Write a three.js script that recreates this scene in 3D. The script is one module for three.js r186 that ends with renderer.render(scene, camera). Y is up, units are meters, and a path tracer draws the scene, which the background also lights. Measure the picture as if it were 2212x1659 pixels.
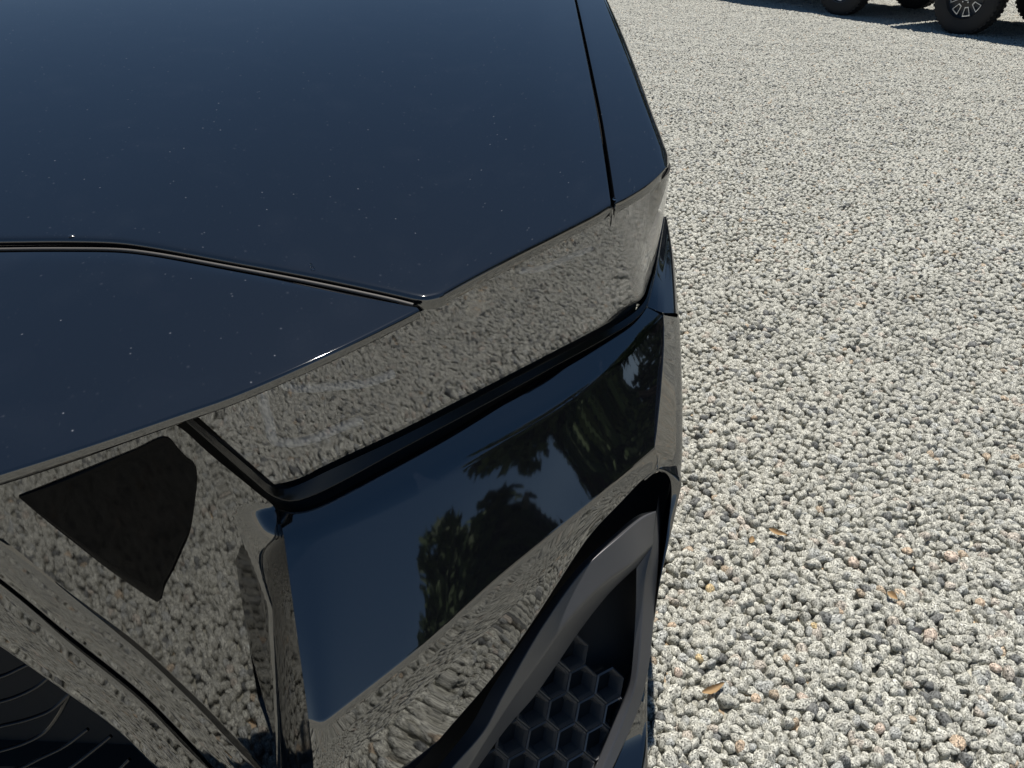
import * as THREE from 'three';
import { mergeGeometries, mergeVertices } from 'three/addons/utils/BufferGeometryUtils.js';

// ---------------------------------------------------------------- camera, sky, sun, exposure
const scene = new THREE.Scene();
const CAM_H = 1.45, PITCH = 32 * Math.PI / 180, YAW = 2.4 * Math.PI / 180, FOV = 52;
const camera = new THREE.PerspectiveCamera(FOV, 4 / 3, 0.05, 600);
camera.rotation.order = 'YXZ';
camera.position.set(0, CAM_H, 0);
camera.rotation.set(-PITCH, YAW, 0);
scene.add(camera);

const SUN = new THREE.Vector3(0.05, 0.925, -0.37).normalize();
function makeSky() {                                              // clear, deep blue summer air
  const w = 512, h = 256, d = new Float32Array(w * h * 4), dir = new THREE.Vector3();
  const zen = [0.035, 0.08, 0.168], mid = [0.053, 0.115, 0.228], hor = [0.3, 0.4, 0.5], gnd = [0.3, 0.29, 0.26];
  for (let j = 0; j < h; j++) for (let i = 0; i < w; i++) {
    const el = ((j + 0.5) / h - 0.5) * Math.PI, az = ((i + 0.5) / w - 0.5) * 2 * Math.PI;
    dir.set(Math.cos(el) * Math.cos(az), Math.sin(el), Math.cos(el) * Math.sin(az));
    const s = Math.max(0, Math.sin(el)), k = Math.exp(-s * 9), m = Math.pow(1 - s, 1.5);
    const cs = Math.max(0, dir.dot(SUN)), glow = 0.05 * Math.pow(cs, 14) + 0.22 * Math.pow(cs, 120);
    for (let c = 0; c < 3; c++) {
      let v = zen[c] + (mid[c] - zen[c]) * m; v += (hor[c] - v) * k;
      if (el < 0) v = gnd[c];
      d[(j * w + i) * 4 + c] = v + glow;
    }
    d[(j * w + i) * 4 + 3] = 1;
  }
  const t = new THREE.DataTexture(d, w, h, THREE.RGBAFormat, THREE.FloatType);
  t.mapping = THREE.EquirectangularReflectionMapping; t.magFilter = t.minFilter = THREE.LinearFilter; t.needsUpdate = true;
  return t;
}
scene.background = makeSky();
scene.environment = scene.background;
const sun = new THREE.DirectionalLight(new THREE.Color(1, 0.95, 0.88), 5);
sun.position.copy(SUN).multiplyScalar(40); sun.target.position.set(1, 0, -4);
sun.castShadow = true; sun.shadow.mapSize.set(2048, 2048);
Object.assign(sun.shadow.camera, { left: -20, right: 20, top: 20, bottom: -20, near: 1, far: 90 });
scene.add(sun, sun.target);
const renderer = new THREE.WebGLRenderer({ antialias: true });
renderer.toneMapping = THREE.LinearToneMapping;
renderer.toneMappingExposure = 1.08;
renderer.shadowMap.enabled = true;

// ---------------------------------------------------------------- helpers
const V3 = THREE.Vector3;
function rng(a) { return () => { a |= 0; a = a + 0x6D2B79F5 | 0; let t = Math.imul(a ^ a >>> 15, 1 | a); t = t + Math.imul(t ^ t >>> 7, 61 | t) ^ t; return ((t ^ t >>> 14) >>> 0) / 4294967296; }; }
const lerp = (a, b, t) => a + (b - a) * t;
const sstep = (a, b, x) => { const t = Math.min(1, Math.max(0, (x - a) / (b - a))); return t * t * (3 - 2 * t); };
const used = {};
function numbered(n) { used[n] = (used[n] ?? -1) + 1; return used[n] ? `${n}_${String(used[n]).padStart(3, '0')}` : n; }
function tag(o, label, category, group, kind) { if (label) o.userData.label = label; if (category) o.userData.category = category; if (group) o.userData.group = group; if (kind) o.userData.kind = kind; return o; }
const shade = (o) => { o.traverse((m) => { if (m.isMesh) { m.castShadow = true; m.receiveShadow = true; } }); return o; };

// directions of points of the photograph (2212 x 1659 grid); the distance comes from the height each point has on the car or the ground
const FPX = 829.5 / Math.tan(FOV * Math.PI / 360);
const EYE = new V3(0, CAM_H, 0);
const EUL = new THREE.Euler(-PITCH, YAW, 0, 'YXZ');
const dirOf = (px, py) => new V3((px - 1106) / FPX, (829.5 - py) / FPX, -1).applyEuler(EUL);
const P = (px, py, y) => { const d = dirOf(px, py); return EYE.clone().addScaledVector(d, (y - CAM_H) / d.y); };
// bonnet height over plan position: drops towards the nose, crowned about the car's centre line
const hoodY = (x, z) => { const l = Math.log(Math.max(0.3, -z)); return HFIT[0] * l * l * l + HFIT[1] * l * l + HFIT[2] * l + HFIT[3] - 0.05 * (Math.max(0, x + 0.65) / 0.75) ** 2 - 0.012 * Math.min(0, x + 1.1) ** 2; };
const HFIT = [0.00468204, -0.00425007, 0.17602447, 1.04816363];
function onHood(px, py, dy = 0) {
  const d = dirOf(px, py); let a = 0.3, b = a;
  const f = (t) => CAM_H + d.y * t - hoodY(d.x * t, d.z * t) - dy;
  while (f(b) > 0 && b < 6) { a = b; b += 0.02; }
  for (let i = 0; i < 24; i++) { const m = (a + b) / 2; if (f(m) > 0) a = m; else b = m; }
  return EYE.clone().addScaledVector(d, (a + b) / 2);
}
// a line of the body: outline from the photograph, height along it a smooth polynomial through the given heights
function PL(list, deg = 2, n = 60) {
  const c = new THREE.CatmullRomCurve3(list.map((p) => new V3(p[0], p[1], 0)), false, 'centripetal').getPoints(n), acc = [0];
  for (let k = 0; k < 14; k++) { const q = c.map((p) => p.clone()); for (let i = 1; i < c.length - 1; i++) c[i].copy(q[i - 1]).add(q[i + 1]).multiplyScalar(0.25).addScaledVector(q[i], 0.5); }
  for (let i = 1; i < c.length; i++) acc.push(acc[i - 1] + c[i].distanceTo(c[i - 1]));
  const T = list.map((p) => { let b = 0; c.forEach((q, i) => { if (Math.hypot(q.x - p[0], q.y - p[1]) < Math.hypot(c[b].x - p[0], c[b].y - p[1])) b = i; }); return acc[b] / acc.at(-1); });
  const m = deg + 1, A = [...Array(m)].map(() => Array(m + 1).fill(0));
  list.forEach((p, k) => { for (let i = 0; i < m; i++) { for (let j = 0; j < m; j++) A[i][j] += T[k] ** (i + j); A[i][m] += p[2] * T[k] ** i; } });
  for (let i = 0; i < m; i++) { for (let r = i + 1; r < m; r++) { const f = A[r][i] / A[i][i]; for (let q = i; q <= m; q++) A[r][q] -= f * A[i][q]; } }
  const k = Array(m); for (let i = m - 1; i >= 0; i--) { k[i] = A[i][m]; for (let j = i + 1; j < m; j++) k[i] -= A[i][j] * k[j]; k[i] /= A[i][i]; }
  return c.map((q, i) => P(q.x, q.y, k.reduce((a, v, j) => a + v * (acc[i] / acc.at(-1)) ** j, 0)));
}
// points on the upright face that follows the front edge of the nose and bonnet in plan, moved out by o
let PLAN = null;
function onCyl(px, py, o = 0) {
  const d = dirOf(px, py); let best = null;
  for (let i = 1; i < PLAN.length; i++) {
    const [a, na] = PLAN[i - 1], [b, nb] = PLAN[i], ax = a.x + na.x * o, az = a.z + na.z * o, bx = b.x + nb.x * o, bz = b.z + nb.z * o;
    const ex = bx - ax, ez = bz - az, det = d.x * -ez + ex * d.z; if (Math.abs(det) < 1e-12) continue;
    const t = (ax * -ez + ex * az) / det, u = (d.x * az - d.z * ax) / det; if (u >= -1e-6 && u <= 1 + 1e-6 && t > 0 && (best === null || t < best)) best = t;
  }
  return best === null ? null : EYE.clone().addScaledVector(d, best);
}
const cyl = (l, o = 0) => l.map(([x, y, k]) => onCyl(x, y, k ?? o)).filter(Boolean);
const pts = (l) => l.map((p) => p.isVector3 ? p.clone() : P(...p));
const curve = (l, n = 60) => new THREE.CatmullRomCurve3(l, false, 'centripetal').getPoints(n);
function evenly(l, n) {                                             // n points spaced evenly along a polyline, corners kept close
  const s = [0]; for (let i = 1; i < l.length; i++) s.push(s[i - 1] + l[i].distanceTo(l[i - 1]));
  const out = []; let k = 0;
  for (let i = 0; i < n; i++) { const t = s.at(-1) * i / (n - 1); while (k < l.length - 2 && s[k + 1] < t) k++; out.push(l[k].clone().lerp(l[k + 1], Math.min(1, (t - s[k]) / Math.max(1e-9, s[k + 1] - s[k])))); }
  return out;
}
function gridGeo(cols) {                                            // cols[i][j]: points; smooth normals, uv in metres
  const nu = cols.length, nv = cols[0].length, pos = [], uv = [], idx = [];
  const mid = Math.floor(nv / 2); let u = 0;
  for (let i = 0; i < nu; i++) {
    if (i) u += cols[i][mid].distanceTo(cols[i - 1][mid]);
    let v = 0;
    for (let j = 0; j < nv; j++) { if (j) v += cols[i][j].distanceTo(cols[i][j - 1]); const p = cols[i][j]; pos.push(p.x, p.y, p.z); uv.push(u, v); }
  }
  for (let i = 0; i < nu - 1; i++) for (let j = 0; j < nv - 1; j++) { const a = i * nv + j, b = a + nv; idx.push(a, a + 1, b, b, a + 1, b + 1); }
  const g = new THREE.BufferGeometry();
  g.setAttribute('position', new THREE.Float32BufferAttribute(pos, 3)); g.setAttribute('uv', new THREE.Float32BufferAttribute(uv, 2)); g.setIndex(idx); g.computeVertexNormals();
  return g;
}
// a sheet through rows of points; r[j] rounds the crease along row j (metres), seg: steps between rows, curved: rows joined by a smooth section
function loft(rows, { nu = 80, r = [], seg = 4, curved = false, smooth = true } = {}) {
  const R = rows.map((l) => evenly(smooth ? curve(pts(l), 120) : pts(l), nu)), cols = [];
  for (let i = 0; i < nu; i++) {
    let c = R.map((l) => l[i]);
    if (curved) c = new THREE.CatmullRomCurve3(c).getPoints((rows.length - 1) * seg);
    else {
      const o = [c[0]];
      for (let j = 1; j < c.length; j++) {
        const rr = r[j] ?? 0, a = o.at(-1), last = j === c.length - 1;
        if (!rr || last) { for (let k = 1; k <= seg; k++) o.push(a.clone().lerp(c[j], k / seg)); continue; }
        const d1 = c[j].clone().sub(c[j - 1]), d2 = c[j + 1].clone().sub(c[j]);
        const q = Math.min(rr, d1.length() * 0.45, d2.length() * 0.45);
        const s0 = c[j].clone().addScaledVector(d1.normalize(), -q), s1 = c[j].clone().addScaledVector(d2.normalize(), q);
        for (let k = 1; k <= seg; k++) o.push(a.clone().lerp(s0, k / seg));
        for (let k = 1; k <= 6; k++) { const t = k / 6; o.push(s0.clone().multiplyScalar((1 - t) * (1 - t)).addScaledVector(c[j], 2 * t * (1 - t)).addScaledVector(s1, t * t)); }
      }
      c = o;
    }
    cols.push(c);
  }
  return gridGeo(cols);
}
function tube(l, rad, n = 80, rs = 8) { return new THREE.TubeGeometry(new THREE.CatmullRomCurve3(pts(l), false, 'centripetal'), n, rad, rs, false); }
// a flat piece with an outline in the photograph laid on a mesh already built, raised by h and with sides
function onMesh(mesh, px, py) {
  const rc = new THREE.Raycaster(EYE, dirOf(px, py).normalize()); const hit = rc.intersectObject(mesh, false)[0];
  return hit ? { p: hit.point, n: hit.face.normal.clone().multiplyScalar(hit.face.normal.dot(rc.ray.direction) > 0 ? -1 : 1) } : null;
}

// ---------------------------------------------------------------- textures
function dataTex(n, fn, srgb, rep) {
  const d = new Uint8Array(n * n * 4); fn(d);
  const t = new THREE.DataTexture(d, n, n, THREE.RGBAFormat); t.wrapS = t.wrapT = THREE.RepeatWrapping; t.magFilter = t.minFilter = THREE.LinearFilter;
  if (srgb) t.colorSpace = THREE.SRGBColorSpace; if (rep) t.repeat.set(rep, rep); t.needsUpdate = true; return t;
}
// specks of dust and dried drops on black paint; 1024 px = 0.55 m
const dustTex = dataTex(1024, (d) => {
  const R = rng(11), n = 1024, a = new Float32Array(n * n);
  const spot = (x, y, r, v) => { for (let j = -r * 2 | 0; j <= r * 2; j++) for (let i = -r * 2 | 0; i <= r * 2; i++) { const q = (i * i + j * j) / (r * r), k = (((y + j) | 0) & 1023) * n + (((x + i) | 0) & 1023); a[k] += v * Math.exp(-q * 1.6); } };
  for (let i = 0; i < 260; i++) spot(R() * n, R() * n, 1.6 + 4.6 * R() * R(), 8 + 40 * R() * R());
  for (let i = 0; i < 60; i++) { const x = R() * n, y = R() * n, t = R() * 3, l = 3 + R() * 6; for (let k = 0; k < 4; k++) spot(x + Math.cos(t) * l * k / 3, y + Math.sin(t) * l * k / 3, 1.4, 26 * R()); }
  for (let i = 0; i < 34; i++) spot(R() * n, R() * n, 2 + 1.6 * R(), 50 + 70 * R());
  for (let i = 0; i < 900; i++) spot(R() * n, R() * n, 1 + R(), 9 * R());
  for (let i = 0; i < 70; i++) spot(R() * n, R() * n, 26 + 60 * R(), 2.6 * R());
  for (let k = 0; k < n * n; k++) { const v = a[k]; d[k * 4] = Math.min(255, 19 + v); d[k * 4 + 1] = Math.min(255, 21 + v); d[k * 4 + 2] = Math.min(255, 25 + v * 1.02); d[k * 4 + 3] = 255; }
}, true, 1 / 0.55);
// speckled granite: dark mica and pale quartz grains
const graniteTex = dataTex(256, (d) => {
  const R = rng(5), n = 256, a = new Float32Array(n * n).fill(0.72);
  const blot = (x, y, rx, ry, t, v, w) => { const m = Math.ceil(Math.max(rx, ry)); const c = Math.cos(t), s = Math.sin(t); for (let j = -m; j <= m; j++) for (let i = -m; i <= m; i++) { const u = (i * c + j * s) / rx, q = (j * c - i * s) / ry; if (u * u + q * q < 1) { const k = (((y + j) | 0) & 255) * n + (((x + i) | 0) & 255); a[k] = lerp(a[k], v, w); } } };
  for (let i = 0; i < 1500; i++) blot(R() * n, R() * n, 3 + R() * 8, 2 + R() * 4, R() * 3.14, 0.62 + 0.36 * R(), 0.6);
  for (let i = 0; i < 900; i++) blot(R() * n, R() * n, 1.5 + R() * 5, 1 + R() * 2.6, R() * 3.14, 0.2 + 0.3 * R(), 0.8);
  for (let i = 0; i < 300; i++) blot(R() * n, R() * n, 1.5 + R() * 3, 1 + R() * 2, R() * 3.14, 1, 0.8);
  for (let k = 0; k < n * n; k++) { const v = 255 * a[k]; d[k * 4] = v; d[k * 4 + 1] = v; d[k * 4 + 2] = v * 0.975; d[k * 4 + 3] = 255; }
}, true);
// distant gravel: one flat tone for each stone, and its rounded height for the bump
const groundTex = (() => {
  const n = 1024, R = rng(77), G = 64, c = [];
  for (let i = 0; i < G * G; i++) c.push([(i % G + R()) / G * n, ((i / G | 0) + R()) / G * n, 150 + 75 * R(), R()]);
  const col = new Uint8Array(n * n * 4), hei = new Uint8Array(n * n * 4);
  for (let y = 0; y < n; y++) for (let x = 0; x < n; x++) {
    const gx = x / n * G | 0, gy = y / n * G | 0; let b = 1e9, b2 = 1e9, w = null;
    for (let j = -1; j <= 1; j++) for (let i = -1; i <= 1; i++) {
      const q = c[((gy + j + G) % G) * G + (gx + i + G) % G]; let dx = Math.abs(q[0] - x), dy = Math.abs(q[1] - y); dx = Math.min(dx, n - dx); dy = Math.min(dy, n - dy);
      const e = dx * dx + dy * dy; if (e < b) { b2 = b; b = e; w = q; } else if (e < b2) b2 = e;
    }
    const k = (y * n + x) * 4, e = Math.sqrt(b2) - Math.sqrt(b), t = w[3] < 0.07 ? [1.08, 0.96, 0.82] : [1, 0.995, 0.95], g = (R() - 0.5) * 30;
    for (let m = 0; m < 3; m++) col[k + m] = Math.max(0, Math.min(255, (w[2] + g) * t[m]));
    hei[k] = hei[k + 1] = hei[k + 2] = 255 * Math.min(1, e / 9) * (0.6 + 0.4 * w[3]); col[k + 3] = hei[k + 3] = 255;
  }
  const mk = (a, s) => { const t = new THREE.DataTexture(a, n, n, THREE.RGBAFormat); t.wrapS = t.wrapT = THREE.RepeatWrapping; t.magFilter = t.minFilter = THREE.LinearFilter; if (s) t.colorSpace = THREE.SRGBColorSpace; t.repeat.set(1 / 1.6, 1 / 1.6); t.needsUpdate = true; return t; };
  return { map: mk(col, true), bump: mk(hei, false) };
})();

// ---------------------------------------------------------------- materials
const rgb = (r, g, b) => new THREE.Color().setRGB(r, g, b);
const phys = (o) => new THREE.MeshPhysicalMaterial({ side: THREE.DoubleSide, ...o });
const M = {
  dusty: phys({ name: 'dusty_black_paint', map: dustTex, roughness: 0.04, ior: 2.2 }),
  paint: phys({ name: 'black_paint', color: rgb(0.004, 0.0045, 0.006), roughness: 0.032, ior: 2.3 }),
  lens: phys({ name: 'smoked_lens', color: rgb(0.96, 0.96, 0.97), roughness: 0.015, ior: 1.95, transmission: 1, thickness: 0 }),
  gloss: phys({ name: 'gloss_black_plastic', color: rgb(0.004, 0.004, 0.005), roughness: 0.2, ior: 1.5 }),
  reflectionBlack: phys({ name: 'dark_reflection_black', color: rgb(0.003, 0.003, 0.0035), roughness: 0.06, ior: 1.18 }),  // only for the sheet that paints in a dark mirror image
  dark: phys({ name: 'dark_cavity', color: rgb(0.034, 0.033, 0.032), roughness: 0.95, ior: 1.3 }),
  satin: phys({ name: 'satin_grey_plastic', color: rgb(0.06, 0.062, 0.068), roughness: 0.38, ior: 1.6 }),
  mesh: phys({ name: 'mesh_plastic', color: rgb(0.1, 0.1, 0.103), roughness: 0.25, ior: 2 }),
  seamGrey: phys({ name: 'plain_grey', color: rgb(0.085, 0.08, 0.073), roughness: 0.6 }),
  guide: phys({ name: 'light_guide', color: rgb(0.2, 0.215, 0.23), roughness: 0.4 }),
  stone: phys({ name: 'granite', map: graniteTex, roughness: 0.75, ior: 1.45 }),
  ground: phys({ name: 'far_gravel', color: rgb(0.72, 0.71, 0.67), map: groundTex.map, bumpMap: groundTex.bump, bumpScale: 0.006, roughness: 0.9 }),
  tyre: phys({ name: 'tyre_rubber', color: rgb(0.018, 0.018, 0.019), roughness: 0.8 }),
  rimBlack: phys({ name: 'black_rim', color: rgb(0.012, 0.012, 0.013), roughness: 0.35 }),
  rimSilver: phys({ name: 'machined_metal', color: rgb(0.62, 0.63, 0.65), roughness: 0.3, metalness: 0.9 }),
  body: phys({ name: 'charcoal_paint', color: rgb(0.02, 0.021, 0.024), roughness: 0.25, clearcoat: 1, clearcoatRoughness: 0.04 }),
  bodyGrey: phys({ name: 'grey_paint', color: rgb(0.16, 0.165, 0.17), roughness: 0.3, clearcoat: 1, clearcoatRoughness: 0.04 }),
  glass: phys({ name: 'dark_glass', color: rgb(0.01, 0.012, 0.014), roughness: 0.03, ior: 1.52 }),
  leaf: phys({ name: 'dry_leaf', color: rgb(0.36, 0.24, 0.12), roughness: 0.8 }),
  foliage: phys({ name: 'foliage', vertexColors: true, color: rgb(1, 1, 1), roughness: 0.75 }),
  bark: phys({ name: 'bark', color: rgb(0.09, 0.07, 0.055), roughness: 0.95 }),
  water: phys({ name: 'water', color: rgb(1, 1, 1), roughness: 0.0, ior: 1.33, transmission: 1, thickness: 0.004 }),
};

// ---------------------------------------------------------------- ground
{
  const g = new THREE.PlaneGeometry(240, 240); g.rotateX(-Math.PI / 2);
  const p = g.attributes.position, uv = g.attributes.uv; for (let i = 0; i < p.count; i++) uv.setXY(i, p.getX(i), p.getZ(i));
  const m = new THREE.Mesh(g, M.ground); m.name = numbered('ground'); m.position.y = -0.02; m.receiveShadow = true;
  tag(m, 'pale grey crushed stone surface of the open lot', 'ground', null, 'structure'); scene.add(m);
}
function stoneGeo(seed, detail) {
  const R = rng(seed); let g = new THREE.IcosahedronGeometry(1, detail); g.deleteAttribute('uv'); g.deleteAttribute('normal'); g = mergeVertices(g, 1e-4);
  const pl = []; for (let i = 0; i < 13; i++) { const n = new V3(R() - 0.5, R() - 0.5, R() - 0.5).normalize(); pl.push([n, 0.6 + 0.3 * R()]); }
  const p = g.attributes.position, v = new V3(), uv = [];
  for (let i = 0; i < p.count; i++) {
    v.fromBufferAttribute(p, i).normalize(); let r = 1 / 1.06 ** 9;
    let acc = 1.02 ** -13; for (const [n, d] of pl) { const c = v.dot(n); if (c > 0.05) acc += (d / c) ** -13; }
    r = acc ** (-1 / 13) * (1 + 0.05 * Math.sin(v.x * 7 + seed) * Math.sin(v.y * 6 + 2 * seed) * Math.sin(v.z * 8)); v.multiplyScalar(Math.min(1.15, r)); p.setXYZ(i, v.x, v.y, v.z);
  }
  g.computeVertexNormals(); g = g.toNonIndexed();
  const q = g.attributes.position, a = new V3(), b = new V3(), c = new V3(), f = new V3();
  for (let i = 0; i < q.count; i += 3) {                            // grains projected along the main axis of each face, so that they do not stretch
    a.fromBufferAttribute(q, i); b.fromBufferAttribute(q, i + 1); c.fromBufferAttribute(q, i + 2); f.copy(b).sub(a).cross(c.clone().sub(a)); const x = Math.abs(f.x), y = Math.abs(f.y), z = Math.abs(f.z);
    for (const w of [a, b, c]) { const [m, n] = x > y && x > z ? [w.y, w.z] : y > z ? [w.x, w.z] : [w.x, w.y]; uv.push(m * 0.15 + seed * 0.13, n * 0.15 + seed * 0.07); }
  }
  g.setAttribute('uv', new THREE.Float32BufferAttribute(uv, 2)); return g;
}
const STONES = [1, 2, 3, 4, 5].map((s) => stoneGeo(s * 31, 2)), STONES_FAR = [1, 2, 3].map((s) => stoneGeo(s * 57, 1));
const specials = [];                                               // plan positions kept free for single pebbles and leaves
function scatter(name, label, list, geos, seed, lift = -0.009, vary = 0.011, tone = 1) {
  const R = rng(seed), mats = geos.map(() => []), cols = geos.map(() => []);
  const m = new THREE.Matrix4(), q = new THREE.Quaternion(), e = new THREE.Euler(), s = new V3(), t = new V3(), c = new THREE.Color();
  for (const [x, z, sp] of list) {
    const k = R() * geos.length | 0, big = 0.48 + 0.32 * R() + 0.42 * R() * R() * R();
    e.set(R() * 6.28, R() * 6.28, R() * 6.28); q.setFromEuler(e);
    s.set(sp * big * (0.85 + 0.5 * R()), sp * big * (0.66 + 0.3 * R()), sp * big * (0.75 + 0.3 * R()));
    t.set(x, lift + vary * R() - 0.25 * sp * (big - 0.6), z); m.compose(t, q, s);
    const lo = Math.sin(x * 3.1 + 1.7 * Math.sin(z * 2.3)) * Math.sin(z * 3.7 + 1.3 * Math.sin(x * 1.9 + 1)), hi = Math.sin(x * 11 + 2 * Math.sin(z * 7)) * Math.sin(z * 13 + Math.sin(x * 9));
    m.elements[13] += 0.006 * lo + 0.004 * hi; const h = R(), b = (0.86 + 0.2 * R()) * tone;
    if (h < 0.008) c.setRGB(0.98 * b, 0.8 * b, 0.63 * b); else if (h < 0.04) c.setRGB(0.99 * b, 0.9 * b, 0.82 * b); else if (h < 0.078) c.setRGB(0.34 * b, 0.35 * b, 0.36 * b); else if (h < 0.15) c.setRGB(0.85 * b, 0.87 * b, 0.87 * b); else c.setRGB(0.985 * b, 0.98 * b, 0.92 * b);
    mats[k].push(m.clone()); cols[k].push(c.clone());
  }
  const parent = new THREE.Group(); parent.name = numbered(name); tag(parent, label, 'gravel', null, 'stuff'); scene.add(parent);
  geos.forEach((g, k) => {
    const im = new THREE.InstancedMesh(g, M.stone, mats[k].length); im.name = 'stones'; im.userData.kind = 'stuff';
    mats[k].forEach((a, i) => { im.setMatrixAt(i, a); im.setColorAt(i, cols[k][i]); }); im.castShadow = im.receiveShadow = true; parent.add(im);
  });
}

// ---------------------------------------------------------------- the black car
const BASE = new V3(-0.65, 0, -1.9);
const car = new THREE.Group(); car.name = numbered('parked_car'); car.position.copy(BASE);
tag(car, 'glossy black car seen close at its front corner, bonnet mirroring blue sky', 'car'); scene.add(car);
function part(name, geo, mat, parent = car) { const g = geo.clone(); g.translate(-BASE.x, -BASE.y, -BASE.z); const m = new THREE.Mesh(g, mat); m.name = name; parent.add(m); return m; }
function partGroup(name, parent = car) { const g = new THREE.Group(); g.name = name; parent.add(g); return g; }
const world = (geo, mat) => new THREE.Mesh(geo, mat);              // for laying pieces on a sheet while still in world axes

// bonnet: front outline from beyond the centre line to the tip by the lamp, then along the lamp to the wing
const hoodFront = curve([[-1500, 560], [-900, 540], [-500, 524], [-250, 516], [0, 513], [150, 512], [250, 515], [320, 524], [500, 557], [700, 594], [850, 626], [893, 636]].map((p) => onHood(...p)), 160);
const hoodTip = curve([[893, 636], [918, 639], [948, 634]].map((p) => onHood(...p)), 12).slice(1);
const hoodSide = curve([[948, 634], [1000, 605], [1100, 552], [1200, 502], [1280, 462], [1316, 441]].map((p) => onHood(...p)), 80).slice(1);
const hoodEdge = evenly([...hoodFront, ...hoodTip, ...hoodSide], 320);
const shutX = [[1318, 443], [1304, 340], [1290, 250], [1265, 120], [1240, 0]].map((p) => onHood(...p)); shutX.push(new V3(0.06, 0, -3.3));
const shut = curve(shutX, 80);
function planOut(l, i) { const a = l[Math.max(0, i - 1)], b = l[Math.min(l.length - 1, i + 1)], t = new V3(b.x - a.x, 0, b.z - a.z).normalize(); return new V3(-t.z, 0, t.x); }
{
  const n = hoodEdge.length, NZ = 44, cols = [], back = evenly(shut, 200);
  const sideAt = (z) => { for (let k = 1; k < back.length; k++) if (back[k].z <= z) return lerp(back[k - 1].x, back[k].x, (z - back[k - 1].z) / (back[k].z - back[k - 1].z)); return back.at(-1).x; };
  for (let i = 0; i < n; i++) {
    const e = hoodEdge[i], o = planOut(hoodEdge, i), c = [], w = e.x - -1.9;
    c.push(e.clone().addScaledVector(o, 0.001).setY(e.y - 0.02), e.clone().addScaledVector(o, 0.0035).setY(e.y - 0.011), e.clone().addScaledVector(o, 0.0035).setY(e.y - 0.0055), e.clone().addScaledVector(o, 0.0022).setY(e.y - 0.0022), e.clone().addScaledVector(o, 0.0002).setY(e.y - 0.0004));
    const f = (e.x - hoodEdge[0].x) / (hoodEdge.at(-1).x - hoodEdge[0].x);
    for (let k = 1; k <= NZ; k++) {
      const t = k / NZ, z = lerp(e.z, -3.3, t ** 1.6), xe = hoodEdge[0].x - 0.9;
      const x0 = e.x, x1 = lerp(xe - 0.1, sideAt(-3.3), f);
      let x = lerp(x0, x1, (z - e.z) / (-3.3 - e.z));
      if (f > 0.9) { const g = sstep(0.9, 1, f), q = (z - e.z) / (-3.3 - e.z); x += g * (sideAt(z) - lerp(hoodEdge.at(-1).x, sideAt(-3.3), (z + 1.21) / (-3.3 + 1.21))) * (q > 0 ? 1 : 0); }
      const fall = sstep(-0.16, 0.11, x - (sideAt(Math.min(-1.22, z)) - 0.1));
      c.push(new V3(x, hoodY(x, z) + 0.005 * Math.sin(Math.PI * fall) * sstep(-1.2, -1.7, z), z));
    }
    cols.push(c);
  }
  // rolled edge along the wing
  const last = cols.at(-1), roll = [[0.0016, -0.0012], [0.0026, -0.004], [0.0026, -0.02]];
  for (const [dx, dy] of roll) cols.push(last.map((p, j) => new V3(p.x + dx, p.y + dy, p.z)));
  part('hood', gridGeo(cols), M.dusty);
}
{ const p = onHood(155, 509); part('added_glint_bump', new THREE.SphereGeometry(0.005, 28, 18).scale(1, 0.36, 1).translate(p.x, p.y - 0.0004, p.z), phys({ name: 'glint_bump_black', color: rgb(0.006, 0.006, 0.008), roughness: 0.2, ior: 2.33 })); }  // added bump, shaped to catch the sun and imitate a glint
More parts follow.
